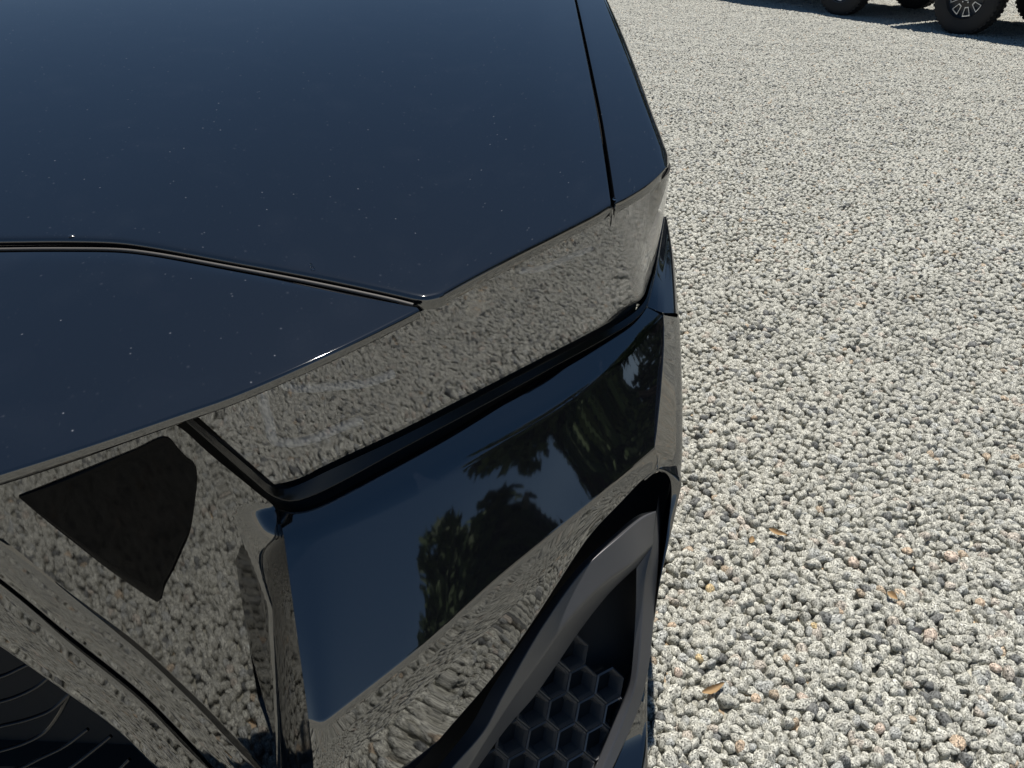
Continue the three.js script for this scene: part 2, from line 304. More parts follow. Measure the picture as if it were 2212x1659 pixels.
// wing (fender) top, its rolled shoulder and side
const wingFront = curve([[1326, 441], [1360, 423], [1400, 397], [1433, 366], [1448, 345]].map((p) => onHood(...p, -0.001)), 40);
{
  const lines = [];
  const innerStart = onHood(1323, 443), outer0 = onHood(1434, 362);
  const innerLine = shut.map((p) => new V3(p.x + 0.0085, 0, p.z));
  const outerLine = curve([onHood(1434, 362), onHood(1410, 290), onHood(1380, 205), onHood(1347, 110), onHood(1316, 30), new V3(0.15, 0, -3.3)], 80);
  const at = (l, z) => { for (let k = 1; k < l.length; k++) if (l[k].z <= z) return lerp(l[k - 1].x, l[k].x, (z - l[k - 1].z) / (l[k].z - l[k - 1].z)); return l.at(-1).x; };
  const fr = evenly(wingFront.filter((p) => p.z > outer0.z - 0.002), 14);
  const NZ = 50, cols = [];
  for (const pass of [0, 1, 2]) {
    const e0 = fr[0], col = [];
    for (let k = 0; k <= NZ; k++) { const z = lerp(e0.z, -3.3, (k / NZ) ** 1.4), x = at(innerLine, z); col.push(new V3(x - [0.001, 0.0005, -0.001][pass], hoodY(x, z) - [0.02 + 0.23 * sstep(-1.5, -1.75, z), 0.006, 0.0016][pass], z)); }
    cols.push(col);
  }
  fr.forEach((e, i) => {
    const v = i / (fr.length - 1), col = [];
    for (let k = 0; k <= NZ; k++) { const t = (k / NZ) ** 1.4, z = lerp(e.z, -3.3, t), x = k ? lerp(at(innerLine, z) + 0.003, at(outerLine, z), v) : e.x; col.push(new V3(x, hoodY(x, z) - (v < 0.06 ? 0.0005 : 0), z)); }
    cols.push(col);
  });
  const roll = [[0.006, -0.002], [0.0125, -0.0055], [0.0185, -0.0105], [0.0235, -0.0175], [0.0268, -0.026], [0.0282, -0.036], [0.0275, -0.05], [0.02, -0.085], [0.002, -0.15], [-0.008, -0.22], [-0.01, -0.32]];
  const lastC = cols.at(-1);
  roll.forEach(([dx, dy], i) => cols.push(lastC.map((p, k) => { const sh = Math.max(0, 1 - k / 6); return new V3(p.x + dx - 0.012 * sh * (i > 4 ? 1 : i / 5), p.y + dy, p.z - 0.06 * sh * Math.min(1, (i + 1) / 5)); })));
  // front lip turned down towards the lamp
  const full = cols.map((c, i) => { const f = i < cols.length - roll.length ? 1 : 0.12, a = c[0], b = c[2], d = a.clone().sub(b).setY(0).normalize(); return [a.clone().addScaledVector(d, 0.001 * f).setY(a.y - 0.018 * f), a.clone().addScaledVector(d, 0.003 * f).setY(a.y - 0.007 * f), a.clone().addScaledVector(d, 0.0022 * f).setY(a.y - 0.0022 * f), ...c]; });
  part('fender', gridGeo(full), M.dusty);
}
const shutBack = shut.filter((p) => p.z < -1.42);
part('inner_wing', loft([shutBack.map((p) => new V3(p.x - 0.05, hoodY(p.x, p.z) - 0.045, p.z)), shutBack.map((p) => new V3(p.x + 0.06, hoodY(p.x, p.z) - 0.045, p.z))], { nu: 40, seg: 2 }), M.dark);
// nose panel ahead of the bonnet
const along = (x, z, dy) => new V3(x, hoodY(x, z) + dy, z);
const noseBack = curve([[-1300, 575], [-620, 575], [-400, 558], [-200, 548], [0, 543], [150, 542], [260, 544], [330, 552], [500, 583], [700, 621], [850, 652], [900, 664]].map((p) => onHood(...p, -0.004)), 120);
const noseFront = curve([[-620, 1190], [-400, 1135], [-200, 1078], [0, 1018], [191, 957], [390, 889], [500, 851], [700, 765], [800, 718], [903, 667]].map((p) => onHood(...p, -0.004)).toSpliced(0, 0, along(-1.9, -0.56, -0.004), along(-1.4, -0.485, -0.004)), 120);
{
  const A = evenly(noseBack, 140), B = evenly(noseFront, 140), cols = A.map((a, i) => {
    const b = B[i], o = planOut(B, i), c = [a.clone().setY(a.y - 0.02), a.clone().setY(a.y - 0.004), a.clone().add(new V3(0, -0.0012, 0.0012))];
    for (let k = 1; k < 14; k++) { const p = a.clone().lerp(b, k / 14); p.y = hoodY(p.x, p.z) - 0.004; c.push(p); }
    c.push(b.clone(), b.clone().addScaledVector(o, 0.0016).add(new V3(0, -0.0008, 0)), b.clone().addScaledVector(o, 0.0028).add(new V3(0, -0.0024, 0)), b.clone().addScaledVector(o, 0.0032).add(new V3(0, -0.005, 0)), b.clone().addScaledVector(o, 0.003).add(new V3(0, -0.011, 0)), b.clone().addScaledVector(o, 0.0015).add(new V3(0, -0.0135, 0)), b.clone().addScaledVector(o, -0.02).add(new V3(0, -0.0135, 0)));
    return c;
  });
  part('nose_panel', gridGeo(cols), M.dusty);
  const sl = [[-1300, 571], [-620, 571], [-400, 554], [-200, 544], [0, 539], [150, 538], [260, 540], [330, 548], [500, 578], [700, 616], [850, 648], [893, 659]].map((p) => onHood(...p, -0.0065));
  part('seam_strip', tube(sl, 0.0025, 160, 8), M.seamGrey);  // plain grey tube along the seam between bonnet and nose panel
}
{
  const l = evenly([...noseFront, ...hoodSide, ...wingFront.slice(2), new V3(0.234, 0, -1.5), new V3(0.238, 0, -1.7), new V3(0.24, 0, -2.2)], 400).map((p) => new V3(p.x, 0, p.z));
  for (let k = 0; k < 400; k++) { const q = l.map((p) => p.clone()); for (let i = 1; i < l.length - 1; i++) l[i].copy(q[i - 1]).add(q[i + 1]).multiplyScalar(0.25).addScaledVector(q[i], 0.5); }
  PLAN = l.map((p, i) => [p, planOut(l, i)]);
}
// headlamp: smoked lens over a dark housing with pale light guides
const lensTop = [...cyl([[418, 892], [500, 860], [600, 818], [700, 773], [800, 727], [905, 676], [945, 650], [1000, 617], [1100, 565], [1200, 515], [1318, 455], [1400, 408]], -0.004), onHood(1441, 378, -0.011), onHood(1449, 358, -0.012), new V3(0.226, 1.0, -1.6)];
const lensBot = [...cyl([[592, 1046], [640, 1036], [700, 1006], [853, 935], [1000, 860], [1100, 809], [1200, 757], [1300, 705], [1360, 669]], -0.004), ...pts([[1388, 643, 0.797], [1402, 608, 0.802], [1420, 543, 0.812], [1435, 463, 0.827]])];
const lamp = partGroup('headlamp');
{
  const mid = [0.33, 0.66].map((t) => { const a = evenly(curve(lensTop, 200), 60), b = evenly(curve(lensBot, 200), 60); return a.map((p, i) => { const q = p.clone().lerp(b[i], t), o = planOut(a, i); return q.addScaledVector(o, 0.0012); }); });
  const g = loft([lensTop, mid[0], mid[1], lensBot], { nu: 140, curved: true, seg: 5 });
  part('lens', g, M.lens, lamp);
  const inn = (l) => l.map((p, i) => p.clone().addScaledVector(planOut(l, i), -0.003));
  part('inner_lens_face', loft([inn(lensTop), inn(mid[0]), inn(mid[1]), inn(lensBot)], { nu: 140, curved: true, seg: 5 }), M.lens, lamp);
  const a = evenly(curve(lensTop, 200), 60), b = evenly(curve(lensBot, 200), 60);
  const back = (l, d, dy) => l.map((p, i) => p.clone().addScaledVector(planOut(l, i), -d).add(new V3(0, dy, 0)));
  part('housing', loft([a, back(a, 0.03, -0.01), back(b, 0.03, 0.012), b], { nu: 80, seg: 3, r: [0, 0.01, 0.01] }), M.dark, lamp);
  const ref = world(g, M.lens);
  const guide = (l, dep, rad) => { const q = l.map(([x, y]) => onMesh(ref, x, y)).filter(Boolean).map((h) => h.p.clone().addScaledVector(h.n, -dep)); if (q.length > 1) part('light_guide', new THREE.TubeGeometry(new THREE.CatmullRomCurve3(q, false, 'centripetal'), 60, rad, 8), M.guide, lamp); };
  guide([[566, 838], [572, 860], [580, 890], [590, 925], [600, 960], [640, 966], [690, 955], [731, 938], [790, 915]], 0.012, 0.0065);
  guide([[607, 822], [630, 842], [680, 846], [731, 842], [805, 834], [860, 815]], 0.012, 0.0065);
  guide([[1130, 590], [1180, 585], [1240, 560], [1290, 540]], 0.012, 0.005);
}
// trim lip under the lamp and round its inner end
const gapTop = [...cyl([[412, 902], [470, 952], [540, 1012], [585, 1050], [612, 1057], [650, 1045], [700, 1021], [853, 950], [1000, 876], [1100, 824], [1200, 772], [1300, 719]], 0.001), ...pts([[1365, 679, 0.791], [1393, 650, 0.792], [1405, 615, 0.797], [1422, 548, 0.808], [1436, 466, 0.825]])];
const gapMid = [...cyl([[402, 912], [462, 965], [540, 1033], [592, 1075], [630, 1086], [670, 1076], [731, 1047], [860, 976], [1010, 896], [1100, 847], [1200, 792], [1310, 732]], 0.01), ...pts([[1370, 694, 0.786], [1398, 662, 0.787], [1409, 625, 0.792], [1424, 553, 0.804], [1437, 468, 0.823]])];
part('lamp_trim', loft([gapTop, gapMid, gapMid.map((p) => p.clone().add(new V3(-0.012, -0.004, -0.018)))], { nu: 120, seg: 4, r: [0, 0.003] }), M.gloss);

// bumper cover: ledge under the lamp, upper panel, band below it down to the fog lamp pocket
const ledge = PL([[600, 1097, 0.793], [634, 1107, 0.791], [680, 1099, 0.791], [731, 1074, 0.79], [940, 962, 0.788], [1000, 926, 0.788], [1152, 828, 0.784], [1250, 775, 0.782], [1320, 733, 0.78], [1368, 700, 0.779], [1396, 662, 0.779]]);
const panTop = PL([[613, 1158, 0.779], [640, 1154, 0.778], [679, 1150, 0.776], [800, 1098, 0.773], [974, 1008, 0.769], [1152, 907, 0.765], [1250, 845, 0.763], [1344, 770, 0.763], [1395, 718, 0.765], [1432, 676, 0.768]]);
const panBot = PL([[668, 1564, 0.588], [695, 1568, 0.59], [726, 1548, 0.592], [800, 1490, 0.598], [934, 1384, 0.607], [1073, 1254, 0.614], [1180, 1165, 0.618], [1264, 1098, 0.62], [1340, 1033, 0.622], [1413, 966, 0.624]]);
const bandMid = PL([[676, 1640, 0.527], [715, 1640, 0.529], [780, 1590, 0.535], [872, 1510, 0.544], [960, 1430, 0.554], [1077, 1319, 0.569], [1180, 1222, 0.583], [1268, 1130, 0.591], [1350, 1060, 0.595], [1420, 990, 0.602]]);
const bandBot = PL([[690, 1860, 0.28], [780, 1790, 0.31], [850, 1712, 0.34], [907, 1652, 0.36], [976, 1569, 0.39], [1042, 1496, 0.425], [1112, 1406, 0.465], [1202, 1270, 0.52], [1278, 1149, 0.56], [1335, 1097, 0.572], [1382, 1043, 0.58], [1421, 1016, 0.585]], 3);
const inw = (l, d, dy) => l.map((p) => p.clone().add(new V3(-0.55 * d, dy, -0.83 * d)));
const cover = part('bumper_cover', loft([inw(ledge, 0.02, -0.012), ledge, panTop, panBot, bandMid, bandBot, inw(bandBot, 0.08, -0.004)], { nu: 150, seg: 6, r: [0, 0.004, 0.016, 0.007, 0.03, 0.006], smooth: false }), M.paint);
part('lamp_seal', loft([inw(lensBot, 0.004, 0.002), inw(gapMid, 0.028, -0.004), inw(ledge, 0.03, -0.02)], { nu: 100, seg: 3 }), M.dark);
// shoulder running back along the wing, and the corner side face
{
  const inn = pts([[1396, 662, 0.779], [1407, 625, 0.79], [1421, 555, 0.804], [1435, 470, 0.824]]);
  const cre = pts([[1432, 676, 0.768], [1435, 622, 0.777], [1436, 573, 0.788], [1438, 520, 0.802], [1439, 466, 0.822]]);
  const sil = pts([[1467, 676, 0.749], [1464, 622, 0.76], [1459, 565, 0.776], [1450, 512, 0.796], [1440, 464, 0.82]]);
  part('bumper_shoulder', loft([inw(inn, 0.03, -0.006), inn, cre, sil, sil.map((p) => p.clone().add(new V3(0.002, -0.05, -0.05)))], { nu: 40, seg: 4, r: [0, 0.004, 0.006, 0.02] }), M.paint);
  const c0 = [panTop.at(-1), panBot.at(-1), bandMid.at(-1), bandBot.at(-1)];
  const c1 = pts([[1467, 676, 0.73], [1477, 966, 0.574], [1476, 1000, 0.554], [1473, 1039, 0.53]]);
  const bow = (l, pull) => { const a = l[0], b = l[1], o = [a]; for (let k = 1; k < 8; k++) { const t = k / 8, y = lerp(a.y, b.y, t); o.push(P(...pull[k - 1], y)); } return [...o, ...l.slice(1)]; };
  const C0 = bow(c0, [[1434, 705], [1434, 742], [1432, 780], [1429, 818], [1426, 855], [1422, 893], [1418, 930]]), C1 = bow(c1, [[1470, 705], [1472, 742], [1474, 780], [1475, 818], [1476, 855], [1477, 893], [1477, 930]]);
  const c2 = C1.map((p) => p.clone().add(new V3(0.008, -0.004, -0.12))), c3 = C1.map((p) => p.clone().add(new V3(0.006, -0.006, -0.34)));
  part('bumper_corner', loft([inw(C0, 0.02, 0), C0, C1, c2, c3], { nu: 60, seg: 6, r: [0, 0.002, 0.03, 0.05], smooth: false }), M.paint);
}
// inner face between the grille and the panel
function planOffset(p) { let b = 1e9, o = 0; for (const [q, n] of PLAN) { const dx = p.x - q.x, dz = p.z - q.z, e = dx * dx + dz * dz; if (e < b) { b = e; o = Math.sign(dx * n.x + dz * n.z) * Math.sqrt(e); } } return o; }
const ramp = (t, x) => { if (x <= t[0][0]) return t[0][1]; for (let k = 1; k < t.length; k++) if (x <= t[k][0]) return lerp(t[k - 1][1], t[k][1], (x - t[k - 1][0]) / (t[k][0] - t[k - 1][0])); return t.at(-1)[1]; };
const faceGeo = (() => {
  const e = [[1097, 0]], ex = [[1097, 602]], E = [panTop[0], panBot[0], bandMid[0], bandBot[0]], PY = [1158, 1564, 1640, 1860], PX = [613, 668, 676, 690];
  for (let k = 0; k < 3; k++) for (let q = 0; q < 6; q++) { const t = q / 6, p = E[k].clone().lerp(E[k + 1], t), v = p.clone().sub(EYE).applyAxisAngle(new V3(0, 1, 0), -YAW).applyAxisAngle(new V3(1, 0, 0), PITCH); e.push([829.5 - FPX * v.y / -v.z, planOffset(p)]); ex.push([829.5 - FPX * v.y / -v.z, 1106 + FPX * v.x / -v.z]); }
  const x0 = [[990, 455], [1097, 500], [1158, 525], [1310, 585], [1564, 600], [1760, 605]];
  const px2 = (l, n) => evenly(new THREE.CatmullRomCurve3(l.map(([x, y]) => new V3(x, y, 0)), false, 'centripetal').getPoints(240), n), NU = 110, NV = 60;
  const T = px2([[-140, 1092], [0, 1049], [100, 1017], [191, 986], [300, 946], [372, 917], [398, 930], [435, 963], [470, 993], [560, 1064], [601, 1098], [613, 1158]], NU), B = px2([[-140, 1056], [0, 1164], [139, 1275], [299, 1397], [400, 1490], [451, 1539], [500, 1590], [556, 1650], [620, 1722], [683, 1765]], NU);
  const cols = [];
  for (let i = 0; i < NU; i++) {
    const c = [];
    for (let j = 0; j <= NV; j++) {
      const u = i / (NU - 1), p = T[i].clone().lerp(B[i], j / NV), xe = ramp(ex, p.y); p.x += (xe - lerp(613, 683, j / NV)) * u ** 6;
      const a = ramp(x0, p.y), q = Math.min(1, Math.max(0, (p.x - a) / (xe - a))), o = ramp(e, p.y) * q ** 1.5 - 0.001 * (1 - q);
      c.push(onCyl(p.x, p.y, o) ?? c.at(-1).clone());
    }
    c.push(c.at(-1).clone().add(new V3(0.004, -0.01, -0.03)));
    cols.push(c);
  }
  return gridGeo(cols);
})();
part('inner_bumper_face', faceGeo, M.paint);
{
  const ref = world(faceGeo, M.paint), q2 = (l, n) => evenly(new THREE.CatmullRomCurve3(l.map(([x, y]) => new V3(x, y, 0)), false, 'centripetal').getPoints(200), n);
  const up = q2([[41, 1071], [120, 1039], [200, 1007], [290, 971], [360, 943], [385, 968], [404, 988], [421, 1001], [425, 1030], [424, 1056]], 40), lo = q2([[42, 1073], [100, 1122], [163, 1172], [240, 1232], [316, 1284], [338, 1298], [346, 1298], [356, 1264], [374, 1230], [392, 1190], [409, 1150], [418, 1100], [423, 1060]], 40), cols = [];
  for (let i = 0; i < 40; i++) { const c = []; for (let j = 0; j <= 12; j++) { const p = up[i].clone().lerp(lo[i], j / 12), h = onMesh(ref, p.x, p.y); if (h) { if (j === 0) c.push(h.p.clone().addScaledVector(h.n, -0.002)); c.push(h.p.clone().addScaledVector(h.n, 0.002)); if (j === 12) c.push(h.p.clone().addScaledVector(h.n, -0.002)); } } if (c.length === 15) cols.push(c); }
  part('dark_reflection_sheet', gridGeo(cols), M.reflectionBlack);  // added black sheet imitating the dark mirror image of a standing person
}
// grille surround strips and the grille
const strip1t = cyl([[-120, 1082], [0, 1172], [139, 1284], [299, 1406], [400, 1498], [451, 1548], [500, 1600], [551, 1656], [600, 1715], [640, 1770]], 0.003);
const strip1b = cyl([[-120, 1172], [0, 1254], [139, 1368], [299, 1496], [380, 1575], [451, 1650], [500, 1702], [540, 1750]], 0.003);
const strip2t = cyl([[-120, 1187], [0, 1269], [139, 1384], [299, 1512], [380, 1592], [440, 1655], [490, 1712], [530, 1760]], 0.003);
const strip2b = cyl([[-120, 1322], [0, 1400], [139, 1498], [243, 1574], [323, 1650], [400, 1730], [430, 1760]], 0.003);
const inset = (l, d, dy = 0) => l.map((p) => p.clone().add(new V3(0.2 * d, dy, -d)));
const mid = (a, b, o) => { const A = evenly(curve(a, 100), 40), B = evenly(curve(b, 100), 40); return A.map((p, i) => p.clone().lerp(B[i], 0.5).add(new V3(0.3 * o, 0, o))); };
part('grille_surround', loft([inset(strip1t, 0.02), strip1t, mid(strip1t, strip1b, 0.004), strip1b, inset(strip1b, 0.02)], { nu: 100, seg: 4, r: [0, 0.004, 0.03, 0.004] }), M.paint);
part('grille_surround', loft([inset(strip2t, 0.02), strip2t, mid(strip2t, strip2b, 0.004), strip2b, inset(strip2b, 0.05, -0.01)], { nu: 100, seg: 4, r: [0, 0.004, 0.03, 0.004] }), M.paint);
const grille = partGroup('grille');
for (const l of [[[-60, 1528], [0, 1516], [45, 1501], [83, 1481], [120, 1450]], [[-60, 1584], [0, 1569], [60, 1554], [110, 1534], [160, 1490]], [[-60, 1636], [0, 1622], [56, 1604], [96, 1582], [124, 1548], [150, 1500]], [[0, 1672], [49, 1657], [89, 1637], [140, 1612], [190, 1575]], [[90, 1700], [150, 1660], [190, 1630], [240, 1590]], [[-60, 1470], [0, 1462], [50, 1440], [90, 1420]], [[200, 1720], [240, 1680], [280, 1640]]])
  part('grille_bar', tube(cyl(l, -0.045), 0.003, 40, 6), M.gloss, grille);

// fog lamp pocket: satin trim like a figure seven, deep black opening, honeycomb
{
  const E0 = pts([[1416, 1103, 0.506], [1380, 1112, 0.51], [1325, 1156, 0.515], [1250, 1224, 0.5], [1156, 1345, 0.45], [1060, 1490, 0.388], [1018, 1565, 0.352], [950, 1652, 0.32], [890, 1730, 0.3]]);
  const E1 = pts([[1417, 1105, 0.51], [1388, 1119, 0.52], [1340, 1158, 0.525], [1261, 1229, 0.51], [1174, 1350, 0.462], [1087, 1503, 0.395], [1046, 1579, 0.36], [976, 1659, 0.335], [910, 1740, 0.31]]);
  const E2 = pts([[1410, 1178, 0.462], [1369, 1215, 0.473], [1303, 1262, 0.473], [1226, 1342, 0.45], [1171, 1420, 0.411], [1115, 1499, 0.376], [1063, 1579, 0.344], [1011, 1659, 0.316], [950, 1745, 0.291]]);
  const E3 = pts([[1374, 1226, 0.425], [1344, 1254, 0.41], [1309, 1290, 0.4], [1254, 1361, 0.372], [1202, 1437, 0.338], [1150, 1510, 0.305], [1098, 1569, 0.278], [1032, 1659, 0.24], [965, 1750, 0.21]]);
  const trim = partGroup('fog_lamp_trim');
  part('upper_arm', loft([E0, E1, E2, E3, inset(E3, 0.05, -0.01)], { nu: 90, seg: 5, r: [0, 0.003, 0.005, 0.003] }), M.satin, trim);
  const R1 = pts([[1418, 1105, 0.51], [1422, 1187, 0.44], [1414, 1309, 0.345], [1400, 1447, 0.25], [1379, 1534, 0.19], [1324, 1659, 0.12], [1280, 1750, 0.08]]);
  const R2 = pts([[1410, 1178, 0.458], [1395, 1240, 0.415], [1388, 1320, 0.352], [1374, 1470, 0.246], [1355, 1535, 0.2], [1302, 1659, 0.125], [1255, 1750, 0.08]]);
  const R3 = pts([[1374, 1228, 0.425], [1372, 1330, 0.342], [1360, 1478, 0.232], [1349, 1513, 0.208], [1330, 1555, 0.18], [1285, 1659, 0.115], [1240, 1750, 0.07]]);
  part('side_arm', loft([inset(R1, 0.05), R1, R2, R3, inset(R3, 0.07, -0.01)], { nu: 70, seg: 4, r: [0, 0.003, 0.006, 0.003] }), M.satin, trim);
  // pocket walls and floor
  const wall = pts([[1392, 1040, 0.581], [1421, 1020, 0.58], [1434, 1021, 0.574], [1443, 1032, 0.562], [1447, 1062, 0.533], [1440, 1150, 0.465], [1425, 1250, 0.395], [1412, 1340, 0.32]]);
  const wallOut = pts([[1392, 1034, 0.586], [1421, 1013, 0.588], [1448, 1022, 0.572], [1472, 1042, 0.553], [1464, 1090, 0.512], [1455, 1133, 0.475], [1427, 1254, 0.393], [1414, 1340, 0.318]]);
  part('pocket_edge', loft([inset(wall, 0.06), wall, wallOut, wallOut.map((p) => p.clone().add(new V3(0.012, -0.003, -0.14)))], { nu: 50, seg: 4, r: [0, 0.006, 0.02] }), M.paint);
  part('pocket_back', loft([pts([[1452, 1005, 0.5], [1300, 1085, 0.48], [1100, 1330, 0.36], [800, 1700, 0.24]]), pts([[1405, 1320, 0.28], [1362, 1545, 0.13], [1300, 1720, 0.04], [1000, 1860, 0.05]])], { nu: 30, seg: 6 }), M.dark);
  part('corner_blade', loft([pts([[1386, 1515, 0.2], [1345, 1615, 0.14], [1320, 1672, 0.115], [1282, 1752, 0.08]]), pts([[1390, 1518, 0.196], [1385, 1600, 0.138], [1384, 1672, 0.104], [1384, 1752, 0.07]]), pts([[1400, 1425, 0.255], [1398, 1534, 0.175], [1400, 1659, 0.1], [1402, 1752, 0.055]]), pts([[1400, 1425, 0.255], [1398, 1534, 0.175], [1400, 1659, 0.1], [1402, 1752, 0.055]]).map((p) => p.clone().add(new V3(0.012, 0, -0.2)))], { nu: 30, seg: 4, r: [0, 0.004, 0.008] }), M.paint);
  // honeycomb: cells as short hexagonal tubes in the plane of the opening
  const A = P(1250, 1420, 0.29), B = P(1370, 1530, 0.17), C = P(1060, 1660, 0.19);
  const ex = B.clone().sub(C).normalize(), nn = ex.clone().cross(A.clone().sub(C)).normalize(); if (nn.z < 0) nn.negate(); const ey = nn.clone().cross(ex).normalize(); if (ey.y < 0) ey.negate();
  const HEXA = 0.12, comb = partGroup('fog_lamp_grille'), rad = 0.034, cell = (cx, cy) => {
    const pos = [], ring = (r, d) => { for (let k = 0; k < 6; k++) { const a = k * Math.PI / 3 + HEXA, p = C.clone().addScaledVector(ex, cx + r * Math.cos(a)).addScaledVector(ey, cy + r * Math.sin(a)).addScaledVector(nn, d); pos.push(p.x, p.y, p.z); } };
    ring(rad * 0.985, 0); ring(rad * 0.9, 0.003); ring(rad * 0.8, -0.004); ring(rad * 0.6, -0.03); const idx = [];
    for (let q = 0; q < 3; q++) for (let k = 0; k < 6; k++) { const a = q * 6 + k, b = q * 6 + (k + 1) % 6; idx.push(a, b, a + 6, b, b + 6, a + 6); }
    let g = new THREE.BufferGeometry(); g.setAttribute('position', new THREE.Float32BufferAttribute(pos, 3)); g.setIndex(idx); g = g.toNonIndexed(); g.computeVertexNormals(); return g;
  };
  const u1 = new THREE.Vector2(Math.cos(HEXA + Math.PI / 6), Math.sin(HEXA + Math.PI / 6)).multiplyScalar(rad * Math.sqrt(3)), u2 = new THREE.Vector2(Math.cos(HEXA + Math.PI / 2), Math.sin(HEXA + Math.PI / 2)).multiplyScalar(rad * Math.sqrt(3));
  const L = A.clone().sub(C);
  for (let i = -6; i <= 12; i++) for (let j = -8; j <= 10; j++) {
    const x = i * u1.x + j * u2.x, y = i * u1.y + j * u2.y;
    const q = C.clone().addScaledVector(ex, x).addScaledVector(ey, y), v = q.clone().sub(EYE).applyEuler(new THREE.Euler(0, -YAW, 0)).applyAxisAngle(new V3(1, 0, 0), PITCH), px = 1106 + FPX * v.x / -v.z, py = 829.5 - FPX * v.y / -v.z;
    if (py > 1410 && py < 1790 && px > 1240 - (py - 1400) * 0.95 && px < 1345 - Math.max(0, py - 1560) * 0.5 && py > 1400 + Math.max(0, px - 1260) * 1.1) part('mesh_cell', cell(x, y), M.mesh, comb);
  }
}
// what closes the body behind the panels
{
  const c = [[-2.2, -1.1], [-0.9, -1.02], [-0.58, -1.02], [-0.43, -1.03], [-0.3, -1.05], [-0.18, -1.08], [-0.03, -1.16], [0.06, -1.25], [0.13, -1.35], [0.16, -1.44], [0.17, -1.6], [0.15, -3.2], [-2.2, -3.2]];
  const sh = new THREE.Shape(c.map(([x, z]) => new THREE.Vector2(x, -z))); const g = new THREE.ExtrudeGeometry(sh, { depth: 0.71, bevelEnabled: false }); g.rotateX(-Math.PI / 2); g.translate(0, 0.22, 0);
  part('inner_structure', g, M.dark);
  part('radiator_panel', new THREE.BoxGeometry(1.85, 0.78, 0.02).translate(-1.2, 0.52, -0.84), M.dark);
  part('undertray', new THREE.BoxGeometry(2.0, 0.012, 2.4).translate(-1.05, 0.14, -1.98), M.dark);
}
shade(car);
// drops of water on the bonnet edge and wing
const dropSpots = [[676, 581, 0.0028, 'clear water drop on the bonnet edge above the grey strip'], [671, 573, 0.0022, 'smaller water drop touching another on the bonnet edge'], [1327, 431, 0.0028, 'clear water drop at the front end of the bonnet shut line'], [1368, 412, 0.002, 'tiny water drop on the wing above the headlamp']];
for (const [px, py, r, label] of dropSpots) { const p = onHood(px, py); const m = new THREE.Mesh(new THREE.SphereGeometry(r, 20, 14).scale(1, r > 0.005 ? 0.34 : 0.7, 1), M.water); m.name = numbered('water_drop'); m.position.copy(p).add(new V3(0, r > 0.005 ? 0 : r * 0.4, 0)); tag(m, label, 'water drop'); shade(m); scene.add(m); }

// ---------------------------------------------------------------- gravel
{
  const R = rng(404), A = [], B = [], sp = 0.0228, inCar = (x, z) => x < 0.1 && z < -0.95 && z > -3.3;
  let row = 0; for (let z = 2.7; z > -3.3; z -= sp * 0.87) { row++; for (let x = -2.0; x < 3.8; x += sp) { const X = x + (row & 1) * sp / 2 + (R() - 0.5) * sp * 0.7, Z = z + (R() - 0.5) * sp * 0.7; if (!inCar(X, Z) && !(Z < -1 && X > 1.0 - Z * 0.8)) A.push([X, Z, 0.0232]); } }
  row = 0; for (let z = -3.3; z > -16; z -= 0.023 * 0.87) { row++; for (let x = -0.1 - z * 0.03; x < 1.0 - z * 0.74; x += 0.023) { const X = x + (row & 1) * 0.0115 + (R() - 0.5) * 0.016, Z = z + (R() - 0.5) * 0.016; B.push([X, Z, 0.021]); } }
  
  const under = []; row = 0; for (let z = 0.4; z > -3.0; z -= 0.0225) { row++; for (let x = 0; x < 2.9; x += 0.026) { const X = x + (row & 1) * 0.013 + (R() - 0.5) * 0.012, Z = z + (R() - 0.5) * 0.012; if (!inCar(X, Z)) under.push([X, Z, 0.0235]); } }
  scatter('gravel', 'lower layer of grey gravel showing between the top stones', under, STONES, 12, -0.024, 0.006, 0.88);
  scatter('gravel', 'speckled grey granite gravel covering the ground beside the car', A, STONES, 9, -0.0115, 0.0085, 0.9);
  scatter('gravel', 'gravel lightened to imitate fewer shaded gaps, stretching away towards the parked trucks', B, STONES_FAR, 10, -0.0115, 0.006, 1.08);  // tone lifted to paint in the brighter look of gravel seen low
}
